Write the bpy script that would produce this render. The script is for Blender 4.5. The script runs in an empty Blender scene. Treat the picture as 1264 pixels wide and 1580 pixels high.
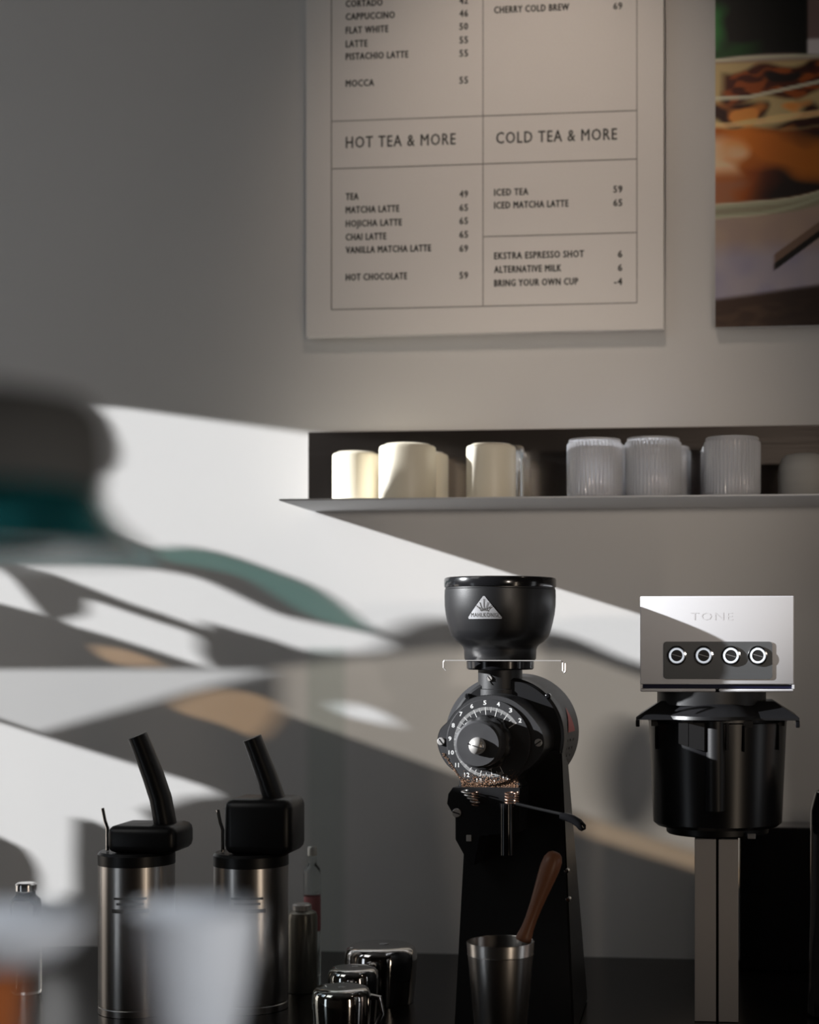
import bpy, bmesh, math, random
from mathutils import Vector, Matrix
import numpy as np
PI = math.pi
random.seed(7)
C = bpy.context.scene.collection
SC = bpy.context.scene

# ---------------------------------------------------------------- camera
EYE = 1.455; DW = 2.9; FPX = 2500.0; XV = 1110.0; YH = 990.0
TA = 0.11
PXC = XV - FPX*TA
A = math.atan(TA)
cam_d = bpy.data.cameras.new('camera'); cam = bpy.data.objects.new('camera', cam_d); C.objects.link(cam)
SC.camera = cam
cam.location = (0, -DW, EYE)
cam.rotation_euler = (PI/2, 0, A)
cam_d.sensor_fit = 'VERTICAL'; cam_d.sensor_height = 36.0
cam_d.lens = 36.0*FPX/1580
cam_d.shift_x = (632-PXC)/1580
cam_d.shift_y = (YH-790)/1580
cam_d.clip_start = 0.05
cam_d.dof.use_dof = True
cam_d.dof.focus_distance = 2.36
cam_d.dof.aperture_fstop = cam_d.lens/1000/0.021

FW = Vector((-math.sin(A), math.cos(A), 0)); RT = Vector((math.cos(A), math.sin(A), 0)); UP = Vector((0, 0, 1))
def pt(X, Y, y):
    """world point seen at photo pixel X,Y on the plane of constant world y"""
    d = FW + RT*((X-PXC)/FPX) + UP*((YH-Y)/FPX)
    t = (y+DW)/d.y
    return Vector((0, -DW, EYE)) + d*t
def sc_at(y): return (pt(800, 990, y)-pt(799, 990, y)).length

# ---------------------------------------------------------------- world, sun, lamps
KY = 0.25
_a = pt(489, 789, 0); _b = pt(985, 945, 0)
KZ = -(_b.z-_a.z)/(_b.x-_a.x)
SUN = Vector((1, KY, -KZ)).normalized()
w = bpy.data.worlds.new('sky'); SC.world = w; w.use_nodes = True
bg = w.node_tree.nodes['Background']; bg.inputs[0].default_value = (0.62, 0.72, 0.85, 1); bg.inputs[1].default_value = 0.9
def light(name, kind, loc, target, energy, color, **k):
    d = bpy.data.lights.new(name, kind); d.energy = energy; d.color = color
    for a_, v in k.items(): setattr(d, a_, v)
    o = bpy.data.objects.new(name, d); C.objects.link(o); o.location = loc
    o.rotation_euler = (Vector(target)-Vector(loc)).to_track_quat('-Z', 'Y').to_euler()
    return o
light('sun', 'SUN', (0, 0, 5), Vector((0, 0, 5))+SUN, 13.5, (0.965, 0.98, 1.0), angle=math.radians(0.6))
light('window_daylight', 'AREA', (-2.1, -1.7, 2.75), (-0.9, 0, 2.1), 6.6, (0.99, 0.975, 0.95), shape='RECTANGLE', size=1.3, size_y=1.0)
light('menu_spot', 'SPOT', (-0.24, -0.95, 3.1), (-0.33, 0, 2.34), 30, (1.0, 0.82, 0.68), spot_size=math.radians(49), spot_blend=1.0, shadow_soft_size=0.12)
light('ceiling_spot_right', 'SPOT', (1.3, -1.5, 2.75), (-0.1, 0, 1.45), 3, (1.0, 0.84, 0.68), spot_size=math.radians(50), spot_blend=1.0, shadow_soft_size=0.06)
light('front_fill_spot', 'SPOT', (1.45, -4.4, 1.78), (-0.27, 0, 1.73), 190, (1.0, 0.87, 0.75), spot_size=math.radians(13.5), spot_blend=1.0, shadow_soft_size=0.12)  # added frontal fill for the wall under the shelf
light('right_glint_strip', 'AREA', (1.58, -.88, 1.32), (0, -.88, 1.32), .8, (0.95, 0.97, 1.0), shape='RECTANGLE', size=.30, size_y=.75)  # light strip added for the highlights on basket and hopper
light('left_streak_strip', 'AREA', (-2.15, -2.0, .8), (0, -1.2, .8), 1.6, (0.85, 0.92, 1.0), shape='RECTANGLE', size=.30, size_y=1.3)  # cool strip added for the streak on the mixing tin
light('right_warm_fill', 'AREA', (1.55, -2.7, .95), (-.6, 0, 1.15), 6.5, (1.0, 0.82, 0.64), shape='RECTANGLE', size=.25, size_y=1.3)  # warm strip added for the tin, also fills the lower wall and column
light('stripe_light', 'AREA', (-2.18, -.42, 1.12), (0, -.42, 1.12), 1.2, (1.0, .90, .80), shape='RECTANGLE', size=.45, size_y=.6)  # area light added for the bright stripes on the dispensers
light('cup_fill_spot', 'SPOT', (0.35, -2.75, 1.62), (-0.27, -2.24, 1.29), 23, (0.92, 0.95, 1.0), spot_size=math.radians(22), spot_blend=.6, shadow_soft_size=0.15)  # unseen spot added to brighten the white cup and saucer
SC.view_settings.view_transform = 'Standard'; SC.view_settings.look = 'None'
SC.view_settings.exposure = 0.0; SC.view_settings.gamma = 1.0; SC.view_settings.use_curve_mapping = False

# ---------------------------------------------------------------- helpers
def lin(c):
    return tuple(((v/255)/12.92 if v/255 <= .04045 else ((v/255+.055)/1.055)**2.4) for v in c)
def mat(name, color, rough=0.5, metal=0.0, bump=0.0, bscale=200, noise=0.0, nscale=6, stretch=None, trans=0.0, coat=0.0, ior=1.45, emit=None, spec=None):
    m = bpy.data.materials.new(name); m.use_nodes = True
    nt = m.node_tree; p = nt.nodes['Principled BSDF']
    c = tuple(color)+(1,)
    p.inputs['Base Color'].default_value = c
    p.inputs['Roughness'].default_value = rough; p.inputs['Metallic'].default_value = metal
    p.inputs['Transmission Weight'].default_value = trans; p.inputs['IOR'].default_value = ior
    p.inputs['Coat Weight'].default_value = coat
    if spec is not None: p.inputs['Specular IOR Level'].default_value = spec
    if emit: p.inputs['Emission Color'].default_value = tuple(emit[0])+(1,); p.inputs['Emission Strength'].default_value = emit[1]
    tc = nt.nodes.new('ShaderNodeTexCoord'); mp = nt.nodes.new('ShaderNodeMapping')
    nt.links.new(tc.outputs['Object'], mp.inputs[0])
    if stretch: mp.inputs['Scale'].default_value = stretch
    if noise > 0:
        n = nt.nodes.new('ShaderNodeTexNoise'); n.inputs['Scale'].default_value = nscale; n.inputs['Detail'].default_value = 4
        nt.links.new(mp.outputs[0], n.inputs[0])
        r = nt.nodes.new('ShaderNodeMapRange'); r.inputs[3].default_value = 1-noise; r.inputs[4].default_value = 1+noise*.4
        nt.links.new(n.outputs[0], r.inputs[0])
        mx = nt.nodes.new('ShaderNodeVectorMath'); mx.operation = 'SCALE'; mx.inputs[0].default_value = c[:3]
        nt.links.new(r.outputs[0], mx.inputs['Scale']); nt.links.new(mx.outputs[0], p.inputs['Base Color'])
    if bump > 0:
        n = nt.nodes.new('ShaderNodeTexNoise'); n.inputs['Scale'].default_value = bscale; n.inputs['Detail'].default_value = 5
        nt.links.new(mp.outputs[0], n.inputs[0])
        b = nt.nodes.new('ShaderNodeBump'); b.inputs['Strength'].default_value = bump; b.inputs['Distance'].default_value = 0.002
        nt.links.new(n.outputs[0], b.inputs['Height']); nt.links.new(b.outputs[0], p.inputs['Normal'])
    return m
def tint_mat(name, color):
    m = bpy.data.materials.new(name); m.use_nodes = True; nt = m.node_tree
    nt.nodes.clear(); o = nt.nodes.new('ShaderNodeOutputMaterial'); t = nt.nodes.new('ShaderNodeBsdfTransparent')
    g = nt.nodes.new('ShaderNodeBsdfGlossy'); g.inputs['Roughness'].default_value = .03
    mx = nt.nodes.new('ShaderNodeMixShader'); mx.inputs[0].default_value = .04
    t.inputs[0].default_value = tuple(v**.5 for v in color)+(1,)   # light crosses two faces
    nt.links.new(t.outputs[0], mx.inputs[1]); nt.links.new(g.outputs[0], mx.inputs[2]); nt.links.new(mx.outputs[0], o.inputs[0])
    return m

M = dict(
 wall=mat('painted_wall', (.62, .61, .597), .85, bump=.14, bscale=420, noise=.03, nscale=3),
 ceil=mat('ceiling_paint', (.2, .2, .2), .9),
 side=mat('grey_side_wall', (.22, .22, .22), .9),
 floor=mat('concrete_floor', (.10, .09, .08), .5, noise=.3),
 dark=mat('dark_wood', (.06, .035, .022), .5, noise=.4, nscale=10, stretch=(1, 1, 8)),
 board=mat('menu_card', (.76, .735, .71), .75, bump=.06, bscale=400),
 ink=mat('menu_ink', (.05, .048, .045), .7),
 inkline=mat('menu_line', (.22, .21, .20), .7),
 cardedge=mat('card_edge', (.66, .65, .64), .7),
 steel=mat('brushed_steel', (.52, .50, .48), .28, 1.0, bump=.10, bscale=90, stretch=(1, 1, .02)),
 steelb=mat('backplate_steel', (.40, .35, .32), .2, 1.0, bump=.12, bscale=120, stretch=(.05, 1, 1)),
 steelh=mat('shelf_steel', (.62, .62, .63), .5, .15, bump=.12, bscale=120, stretch=(.05, 1, 1)),
 column=mat('column_steel', (.60, .56, .53), .5, .2, bump=.08, bscale=90, stretch=(1, 1, .02)),
 chrome=mat('chrome', (.72, .71, .70), .07, 1.0),
 screw=mat('screw_steel', (.66, .64, .62), .35, .6),
 black=mat('black_paint', (.008, .008, .009), .38, bump=.03, bscale=700),
 blackg=mat('black_gloss', (.008, .008, .009), .16, coat=.3),
 basketm=mat('basket_plastic', (.009, .009, .010), .27),
 blackm=mat('black_cast_metal', (.02, .02, .021), .42, .3, bump=.05, bscale=600),
 motor=mat('grey_housing', (.085, .085, .09), .48, .35, bump=.1, bscale=600),
 dial=mat('dial_face', (.03, .03, .032), .45, bump=.1, bscale=500),
 knobm=mat('knob_plastic', (.045, .045, .048), .5, noise=.4, nscale=40),
 white=mat('white_print', (.75, .75, .74), .5),
 silver=mat('silver_badge', (.62, .62, .64), .3, .6),
 red=mat('red_sticker', (.55, .12, .12), .5),
 tone=mat('satin_aluminium', (.60, .60, .62), .5, .1, bump=.03, bscale=500),
 panel=mat('panel_metal', (.10, .105, .11), .4, .3, bump=.05, bscale=300, stretch=(.05, 1, 1)),
 ring=mat('lit_ring', (.8, .85, .9), .3, emit=((.75, .83, .95), .55)),
 cream=mat('cream_ceramic', (.78, .72, .58), .42, noise=.05, nscale=20),
 stone=mat('grey_stoneware', (.36, .35, .33), .7, noise=.12, nscale=14, stretch=(1, 1, 5)),
 wood=mat('oiled_wood', (.30, .125, .065), .38, noise=.45, nscale=30, stretch=(1, 1, .15)),
 counter=mat('black_stone_counter', (.008, .006, .005), .22, noise=.3, nscale=20, spec=.25),
 grounds=mat('coffee_grounds', (.30, .17, .10), .7),
 copper=mat('copper_spring', (.42, .27, .20), .35, .9),
 orange=mat('amber_label', (.45, .18, .04), .5),
 navy=mat('navy_gap', (.008, .009, .03), .3),
 porc=mat('white_porcelain', (.72, .75, .79), .35),
 terra=mat('terracotta_glaze', (.33, .09, .02), .4),
 shade=mat('grey_stand_in', (.14, .14, .135), .7),
 label=mat('grey_label', (.10, .095, .09), .5),
 pink=mat('pink_label', (.55, .2, .22), .5),
 bottle=mat('grey_flask', (.26, .25, .22), .3, .6),
 glass=mat('clear_glass', (.93, .95, .95), .03, trans=1.0),
 ribglass=mat('ribbed_glass', (.92, .93, .96), .05, trans=.66),
 acryl=mat('acrylic', (.80, .88, .86), .12, trans=.93, ior=1.2),
 tealg=mat('teal_glass', (.022, .18, .19), .15, trans=.6, ior=1.2),
 leaf=mat('leaf', (.03, .06, .025), .5),
)
def setp(o, label=None, cat=None, group=None, kind=None):
    if label: o['label'] = label
    if cat: o['category'] = cat
    if group: o['group'] = group
    if kind: o['kind'] = kind
    return o
def empty(name, loc, label, cat, group=None, rz=0):
    o = bpy.data.objects.new(name, None); C.objects.link(o); o.location = loc; o.rotation_euler = (0, 0, rz)
    o.empty_display_size = .02
    return setp(o, label, cat, group)
def obj(name, bm, m, parent=None, loc=(0, 0, 0), rot=(0, 0, 0), smooth=True, ang=35):
    me = bpy.data.meshes.new(name)
    bmesh.ops.recalc_face_normals(bm, faces=bm.faces[:])
    bm.to_mesh(me); bm.free()
    if smooth:
        me.polygons.foreach_set('use_smooth', [True]*len(me.polygons))
        me.set_sharp_from_angle(angle=math.radians(ang))
    me.materials.append(M[m] if isinstance(m, str) else m)
    o = bpy.data.objects.new(name, me); C.objects.link(o); o.location = loc; o.rotation_euler = rot
    if parent: o.parent = parent
    return o
def NB(): return bmesh.new()
def xf(vs, mtx):
    for v in vs: v.co = mtx @ v.co
def box(bm, x0, x1, y0, y1, z0, z1, bev=0, seg=2):
    r = bmesh.ops.create_cube(bm, size=1)['verts']
    for v in r: v.co = Vector(((x0+x1)/2+v.co.x*(x1-x0), (y0+y1)/2+v.co.y*(y1-y0), (z0+z1)/2+v.co.z*(z1-z0)))
    if bev > 0:
        es = list({e for v in r for e in v.link_edges})
        bmesh.ops.bevel(bm, geom=es, offset=bev, segments=seg, profile=.5, affect='EDGES')
    return bm
def lathe(bm, prof, seg=48, mtx=None, rfun=None):
    """prof: list of (r, z); closed to the axis when r == 0"""
    rings = []
    vs = []
    for r, z in prof:
        if r <= 1e-7:
            v = bm.verts.new((0, 0, z)); rings.append([v]); vs.append(v)
        else:
            ring = []
            for i in range(seg):
                a = 2*PI*i/seg; rr = r*(rfun(a, z) if rfun else 1)
                ring.append(bm.verts.new((rr*math.cos(a), rr*math.sin(a), z)))
            rings.append(ring); vs += ring
    for a_, b_ in zip(rings, rings[1:]):
        if len(a_) == 1 and len(b_) == 1: continue
        for i in range(seg):
            j = (i+1) % seg
            if len(a_) == 1: bm.faces.new((a_[0], b_[i], b_[j]))
            elif len(b_) == 1: bm.faces.new((a_[i], a_[j], b_[0]))
            else: bm.faces.new((a_[i], a_[j], b_[j], b_[i]))
    if mtx is not None: xf(vs, mtx)
    return bm
RY = Matrix.Rotation(PI/2, 4, 'X')      # turns +z into -y (towards the camera)
def disc_y(bm, cx, cz, y0, y1, r, seg=40, bev=0.0, rfun=None):
    """cylinder whose axis is y, from y0 (back) to y1 (front, smaller y)"""
    h = y0-y1
    prof = [(0, 0), (r, 0), (r, h-bev), (r-bev, h), (0, h)] if bev > 0 else [(0, 0), (r, 0), (r, h), (0, h)]
    return lathe(bm, prof, seg, Matrix.Translation((cx, y0, cz)) @ RY, rfun)
def prism(bm, pts, y0, y1):
    """polygon (x,z) extruded along y"""
    a_ = [bm.verts.new((x, y0, z)) for x, z in pts]; b_ = [bm.verts.new((x, y1, z)) for x, z in pts]
    bm.faces.new(a_); bm.faces.new(b_[::-1])
    n = len(pts)
    for i in range(n): bm.faces.new((a_[i], b_[i], b_[(i+1) % n], a_[(i+1) % n]))
    return bm
def tube(bm, path, r, seg=10, rads=None, flat=1.0):
    path = [Vector(p) for p in path]; rings = []
    n0 = None
    for i, p in enumerate(path):
        t = (path[min(i+1, len(path)-1)]-path[max(i-1, 0)]).normalized()
        if n0 is None:
            n0 = t.cross(Vector((0, 0, 1)));
            if n0.length < .01: n0 = t.cross(Vector((0, 1, 0)))
            n0.normalize()
        n = (n0-t*n0.dot(t)).normalized(); n0 = n; b = t.cross(n)
        rr = rads[i] if rads else r
        rings.append([bm.verts.new(p+n*rr*math.cos(2*PI*k/seg)+b*rr*flat*math.sin(2*PI*k/seg)) for k in range(seg)])
    for a_, b_ in zip(rings, rings[1:]):
        for k in range(seg): bm.faces.new((a_[k], a_[(k+1) % seg], b_[(k+1) % seg], b_[k]))
    bm.faces.new(rings[0]); bm.faces.new(rings[-1][::-1])
    return bm
def rrect(x0, x1, z0, z1, r, n=6):
    out = []
    for cx, cz, a0 in ((x1-r, z1-r, 0), (x0+r, z1-r, 90), (x0+r, z0+r, 180), (x1-r, z0+r, 270)):
        for k in range(n+1):
            a = math.radians(a0+90*k/n); out.append((cx+r*math.cos(a), cz+r*math.sin(a)))
    return out
def sub_curve(pts, n=6):
    """Catmull-Rom smoothing of a closed 2D polygon"""
    out = []; N = len(pts)
    for i in range(N):
        p0, p1, p2, p3 = (np.array(pts[(i+k-1) % N], float) for k in range(4))
        for k in range(n):
            t = k/n
            out.append(tuple(.5*((2*p1)+(-p0+p2)*t+(2*p0-5*p1+4*p2-p3)*t*t+(-p0+3*p1-3*p2+p3)*t**3)))
    return out
_txt_cache = {}
def text_mesh(s, bold=0.0):
    key = (s, bold)
    if key in _txt_cache: return _txt_cache[key]
    cu = bpy.data.curves.new('lettering', 'FONT'); cu.body = s; cu.size = 1; cu.resolution_u = 2; cu.offset = bold
    cu.extrude = 0.0; cu.space_character = 1.16
    o = bpy.data.objects.new('tmp', cu); C.objects.link(o)
    dg = bpy.context.evaluated_depsgraph_get(); dg.update()
    me = bpy.data.meshes.new_from_object(o.evaluated_get(dg))
    bpy.data.objects.remove(o)
    co = np.array([v.co[:] for v in me.vertices]); mn = co.min(0); mx_ = co.max(0)
    _txt_cache[key] = (me, mn, mx_)
    return _txt_cache[key]
def lettering(s, x0, x1, z0, h, y, m, parent, bold=0.0, name='lettering', lift=0.0003):
    """text standing in the xz plane facing -y, between x0 and x1, baseline z0, capital height h (parent space)"""
    me, mn, mx_ = text_mesh(s, 0.0)
    me = me.copy(); sx = (x1-x0)/(mx_[0]-mn[0]); sz = h/(mx_[1]-max(mn[1], -.02)) if '&' not in s else h/(mx_[1]-mn[1])
    for v in me.vertices:
        x, z = v.co.x, v.co.y
        v.co = (x0+(x-mn[0])*sx, y-lift, z0+(z-(mn[1] if mn[1] > -.05 else 0))*sz)
    if bold > 0:
        d = bold*h; bm = bmesh.new()
        for ox, oz in ((-d, 0), (d, 0), (0, d*.7), (0, -d*.7)):
            m2 = me.copy(); m2.transform(Matrix.Translation((ox, -abs(oz)*.01-ox*.01, oz))); bm.from_mesh(m2); bpy.data.meshes.remove(m2)
        bm.to_mesh(me); bm.free()
    me.materials.clear(); me.materials.append(M[m])
    me.name = name
    o = bpy.data.objects.new(name, me); C.objects.link(o); o.parent = parent
    return o
def copy_tree(o, parent=None):
    c = o.copy(); C.objects.link(c)
    if parent: c.parent = parent
    for ch in list(o.children): copy_tree(ch, c)
    return c

# ---------------------------------------------------------------- the room
XW = -2.2
def struct(name, bm, m, smooth=False):
    return setp(obj(name, bm, m, smooth=smooth), kind='structure')
struct('wall_back', box(NB(), -2.35, 1.75, 0, .15, 0, 3.15), 'wall')
struct('floor', box(NB(), -2.35, 1.75, -5.15, .15, -.1, 0), 'floor')
struct('ceiling', box(NB(), -2.35, 1.75, -5.15, .15, 3.15, 3.25), 'ceil')
struct('wall_right', box(NB(), 1.6, 1.75, -5, 0, 0, 3.15), 'dark')
struct('wall_front', box(NB(), -2.35, 1.75, -5.15, -5, 0, 3.15), 'dark')
# left wall with a window opening filled by an added sheet cut to shape the sun patches
wy0, wy1, wz0, wz1 = -1.75, -.012, .8, 2.75
b = NB()
box(b, XW-.15, XW, -5, wy0, 0, 3.15); box(b, XW-.15, XW, wy1, 0, 0, 3.15)
box(b, XW-.15, XW, wy0, wy1, 0, wz0); box(b, XW-.15, XW, wy0, wy1, wz1, 3.15)
struct('wall_left', b, 'side')

def wp(X, Y, dx=0.0):
    """where the sun ray that reaches the wall at photo pixel X,Y crosses the window plane"""
    P = pt(X, Y, 0); s = P.x-XW
    return (-KY*s, P.z+KZ*s)
def cut_sheet(name, outer, holes, thick, m, kind='structure'):
    cu = bpy.data.curves.new(name, 'CURVE'); cu.dimensions = '2D'; cu.fill_mode = 'BOTH'; cu.extrude = thick/2
    for poly in [outer]+holes:
        sp = cu.splines.new('POLY'); sp.points.add(len(poly)-1)
        for p, q in zip(sp.points, poly): p.co = (q[0], q[1], 0, 1)
        sp.use_cyclic_u = True
    o = bpy.data.objects.new('tmp', cu); C.objects.link(o)
    dg = bpy.context.evaluated_depsgraph_get(); dg.update()
    me = bpy.data.meshes.new_from_object(o.evaluated_get(dg)); bpy.data.objects.remove(o)
    me.transform(Matrix(((0, 0, 1, XW-.01), (1, 0, 0, 0), (0, 1, 0, 0), (0, 0, 0, 1))))
    me.materials.clear(); me.materials.append(m); me.name = name
    o = bpy.data.objects.new(name, me); C.objects.link(o)
    if kind: o['kind'] = kind
    return o
L1 = [(163, 627), (320, 646), (475, 667), (700, 694), (1000, 730), (1380, 786), (1390, 960), (1215, 1000), (1165, 1040), (1100, 1042), (985, 1022),
      (900, 985), (820, 968), (700, 955), (650, 958), (605, 975), (575, 965), (540, 935), (495, 905), (430, 880), (380, 862), (330, 848), (285, 843),
      (248, 846), (200, 832), (165, 812), (153, 790), (154, 745), (162, 731), (182, 722), (191, 705), (190, 685), (178, 655)]
L2 = [(40, 872), (110, 871), (190, 873), (255, 880), (320, 893), (390, 925), (440, 948), (490, 960), (550, 972), (605, 984), (597, 1000), (550, 1006),
      (480, 1004), (430, 988), (385, 976), (325, 960), (325, 970), (260, 948), (200, 928), (135, 903), (85, 884)]
L3 = [(146, 926), (200, 942), (260, 962), (312, 980), (316, 1005), (330, 1030), (250, 1005), (170, 980), (105, 960), (140, 948)]
L0 = [(-260, 800), (-60, 850), (6, 872), (30, 893), (52, 920), (76, 949), (30, 937), (-60, 914), (-260, 860)]
L4 = [(-260, 1025), (0, 1112), (120, 1150), (240, 1187), (348, 1222), (300, 1230), (262, 1242), (226, 1252), (240, 1264), (228, 1296),
      (180, 1281), (124, 1264), (124, 1370), (88, 1402), (62, 1385), (70, 1365), (58, 1325), (0, 1288), (-260, 1200)]
W1 = [(-260, 1033), (200, 1033), (437, 1034), (300, 1066), (150, 1108), (72, 1130), (0, 1106), (-260, 1020)]
T1 = [(440, 1030), (700, 1000), (905, 1010), (1015, 1050), (1180, 1070), (1200, 1350), (1072, 1311), (900, 1255), (700, 1192), (560, 1142), (440, 1100)]
OR = [(322, 1066), (380, 1066), (432, 1082), (438, 1104), (405, 1138), (350, 1118), (270, 1092)]
OR1 = [(150, 997), (200, 1002), (252, 1020), (255, 1027), (200, 1027), (165, 1016)]
OR2 = [(500, 1045), (600, 1050), (690, 1080), (690, 1125), (600, 1090), (520, 1070)]
OV = [(522, 1092), (545, 1086), (575, 1089), (600, 1100), (622, 1117), (590, 1116), (550, 1107), (530, 1100)]
S1 = [(850, 1239), (900, 1256), (1072, 1312), (1200, 1351), (1200, 1380), (1072, 1340), (985, 1314), (900, 1286)]
TB = [(246, 848), (285, 845), (330, 850), (380, 864), (430, 882), (495, 908), (540, 938), (575, 967), (550, 970), (490, 952), (440, 925), (380, 890), (300, 872), (262, 866)]
L5 = [(-470, 1150), (-470, 1650), (-690, 1650), (-690, 1100)]
OB = [(985+58*math.cos(k*.5236), 1195+88*math.sin(k*.5236)) for k in range(12)]
TEAL = [(-260, 770), (150, 775), (170, 818), (205, 838), (240, 850), (252, 872), (190, 871), (110, 869), (0, 868), (-260, 790)]
def W(poly, n=5): return [wp(*p) for p in (sub_curve(poly, n) if n else poly)]
APP = rrect(-1.34, -.87, 1.83, 2.62, .03)
outer = [(wy0, wz0), (wy1, wz0), (wy1, wz1), (wy0, wz1)]
gobo_m = mat('gobo_board', (.10, .09, .08), .8)
cut_sheet('sun_gobo_1', outer, [W(L1, 3), W(L2), W(L3, 3), W(L0, 0), W(L4, 2), W(W1, 0), W(T1, 0), W(OR, 3), W(OR1, 3), W(TB, 3), W(TEAL, 0), W(L5, 0), W(S1, 0), APP], .004, gobo_m)  # unseen gobo, its holes invented to throw the sun patches on the wall
pane = lambda nm, poly, col, off: setattr(cut_sheet(nm, poly, [], .001, tint_mat(nm+'_glass', col)), 'location', (off, 0, 0))
dim_outline = [(a_, b_) for a_, b_ in W(T1, 0)]
def grow(poly, f=1.0): return poly
cut_sheet('sun_tint_2', W(T1, 0), [W(OV)], .001, tint_mat('dim_sun_tint', (.35, .31, .262)))  # added pane that dims the sun over the lower wall
cut_sheet('shadow_disc_1', W(OB), [], .003, gobo_m).location = (.006, 0, 0)  # unseen disc added to cast the oval shadow beside the basket
cut_sheet('sun_tint_7', W(S1, 0), [], .001, tint_mat('amber_streak_tint', (.34, .24, .15)))  # added amber pane for the warm lower edge of that sun
o_ = cut_sheet('sun_tint_3', W(W1, 0), [], .001, tint_mat('pale_sun_tint', (.74, .745, .75)))  # added grey pane weakening the sun in the wedge at left
o_ = cut_sheet('sun_tint_8', W(OR1, 3), [], .001, tint_mat('amber_sun_tint_small', (.42, .26, .14)))  # added amber pane, small upper sun streak
o_ = cut_sheet('sun_tint_4', W(OR, 3), [], .001, tint_mat('amber_sun_tint', (.36, .22, .11)))  # added amber pane, lower sun streak
o_ = cut_sheet('sun_tint_5', W(TB, 3), [], .001, tint_mat('green_sun_tint', (.022, .14, .12)))  # added pane tinting the sun band green
o_ = cut_sheet('sun_tint_6', W(TEAL, 0), [], .001, tint_mat('teal_sun_tint', (.01, .11, .115)))  # added pane tinting the sun teal at left

# ---------------------------------------------------------------- menu board
YB = -.024
root = empty('menu_board', pt(748, 520, YB), 'tall white menu board with black lettering and prices on the wall above the shelf', 'menu board')
R0 = root.location.copy()
def LB(X, Y, y=YB): return pt(X, Y, y)-R0
p0, p1 = LB(472, 520), LB(1024.5, 508)
zb = (p0.z+p1.z)/2; ztop = LB(472, -420).z
obj('panel', box(NB(), p0.x, p1.x, 0, -YB-.002, zb, ztop, .0012, 1), 'board', root, smooth=False)
def bar(x0, x1, z0, z1, mm='inkline'):
    return obj('grid_line', box(NB(), x0, x1, -.0006, .0002, z0, z1), mm, root, smooth=False)
xl, xc, xr = LB(511.5, 300).x, LB(745.5, 300).x, LB(983, 300).x
lw = .0008
zbt = (LB(512, 478).z+LB(984, 467).z)/2
def zr(Xa, Ya, Xb, Yb): return (LB(Xa, Ya).z+LB(Xb, Yb).z)/2
for x in (xl, xc, xr): bar(x-lw, x+lw, zbt, LB(512, -380).z)
for z in (zbt, zr(512, 187, 982, 171), zr(512, 260, 982, 246)): bar(xl, xr, z-lw, z+lw)
z = zr(747, 366, 983, 358); bar(xc, xr, z-lw, z+lw)
def menu(s, X0, X1, Yc, cap=10.3, bold=.055):
    a_ = LB(X0, Yc); b_ = LB(X1, Yc); h = cap*sc_at(YB)
    lettering(s, a_.x, b_.x, a_.z-h/2, h, 0, 'ink', root, bold, name='menu_text')
for s, X1, Yc in (('CORTADO', 590, 6), ('CAPPUCCINO', 609, 26), ('FLAT WHITE', 599, 47), ('LATTE', 567, 68), ('PISTACHIO LATTE', 630, 87.5), ('MOCCA', 577, 129),
                  ('TEA', 553, 303.5), ('MATCHA LATTE', 616, 324), ('HOJICHA LATTE', 620, 345), ('CHAI LATTE', 596, 366), ('VANILLA MATCHA LATTE', 665, 386), ('HOT CHOCOLATE', 628, 428)):
    menu(s, 534, X1, Yc)
for s, Yc in (('42', 1), ('46', 21), ('50', 41), ('55', 62), ('55', 82.5), ('55', 124), ('49', 299.5), ('65', 320.5), ('65', 341), ('65', 362), ('69', 383.5), ('59', 425)):
    menu(s, 709.5, 722, Yc)
for s, X1, Yc in (('CHERRY COLD BREW', 878, 15.5), ('ICED TEA', 815, 297), ('ICED MATCHA LATTE', 877, 317), ('EKSTRA ESPRESSO SHOT', 901, 395), ('ALTERNATIVE MILK', 866, 416), ('BRING YOUR OWN CUP', 892, 437)):
    menu(s, 763, X1, Yc)
for s, X0, Yc in (('69', 947, 9.5), ('59', 947, 292), ('65', 947, 313), ('6', 954, 392), ('6', 954, 413), ('-4', 948, 434.5)):
    menu(s, X0, 960, Yc)
menu('HOT TEA & MORE', 534, 703, 220, 17.5, .022)
menu('COLD TEA & MORE', 766, 952, 213, 17.5, .022)

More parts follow.
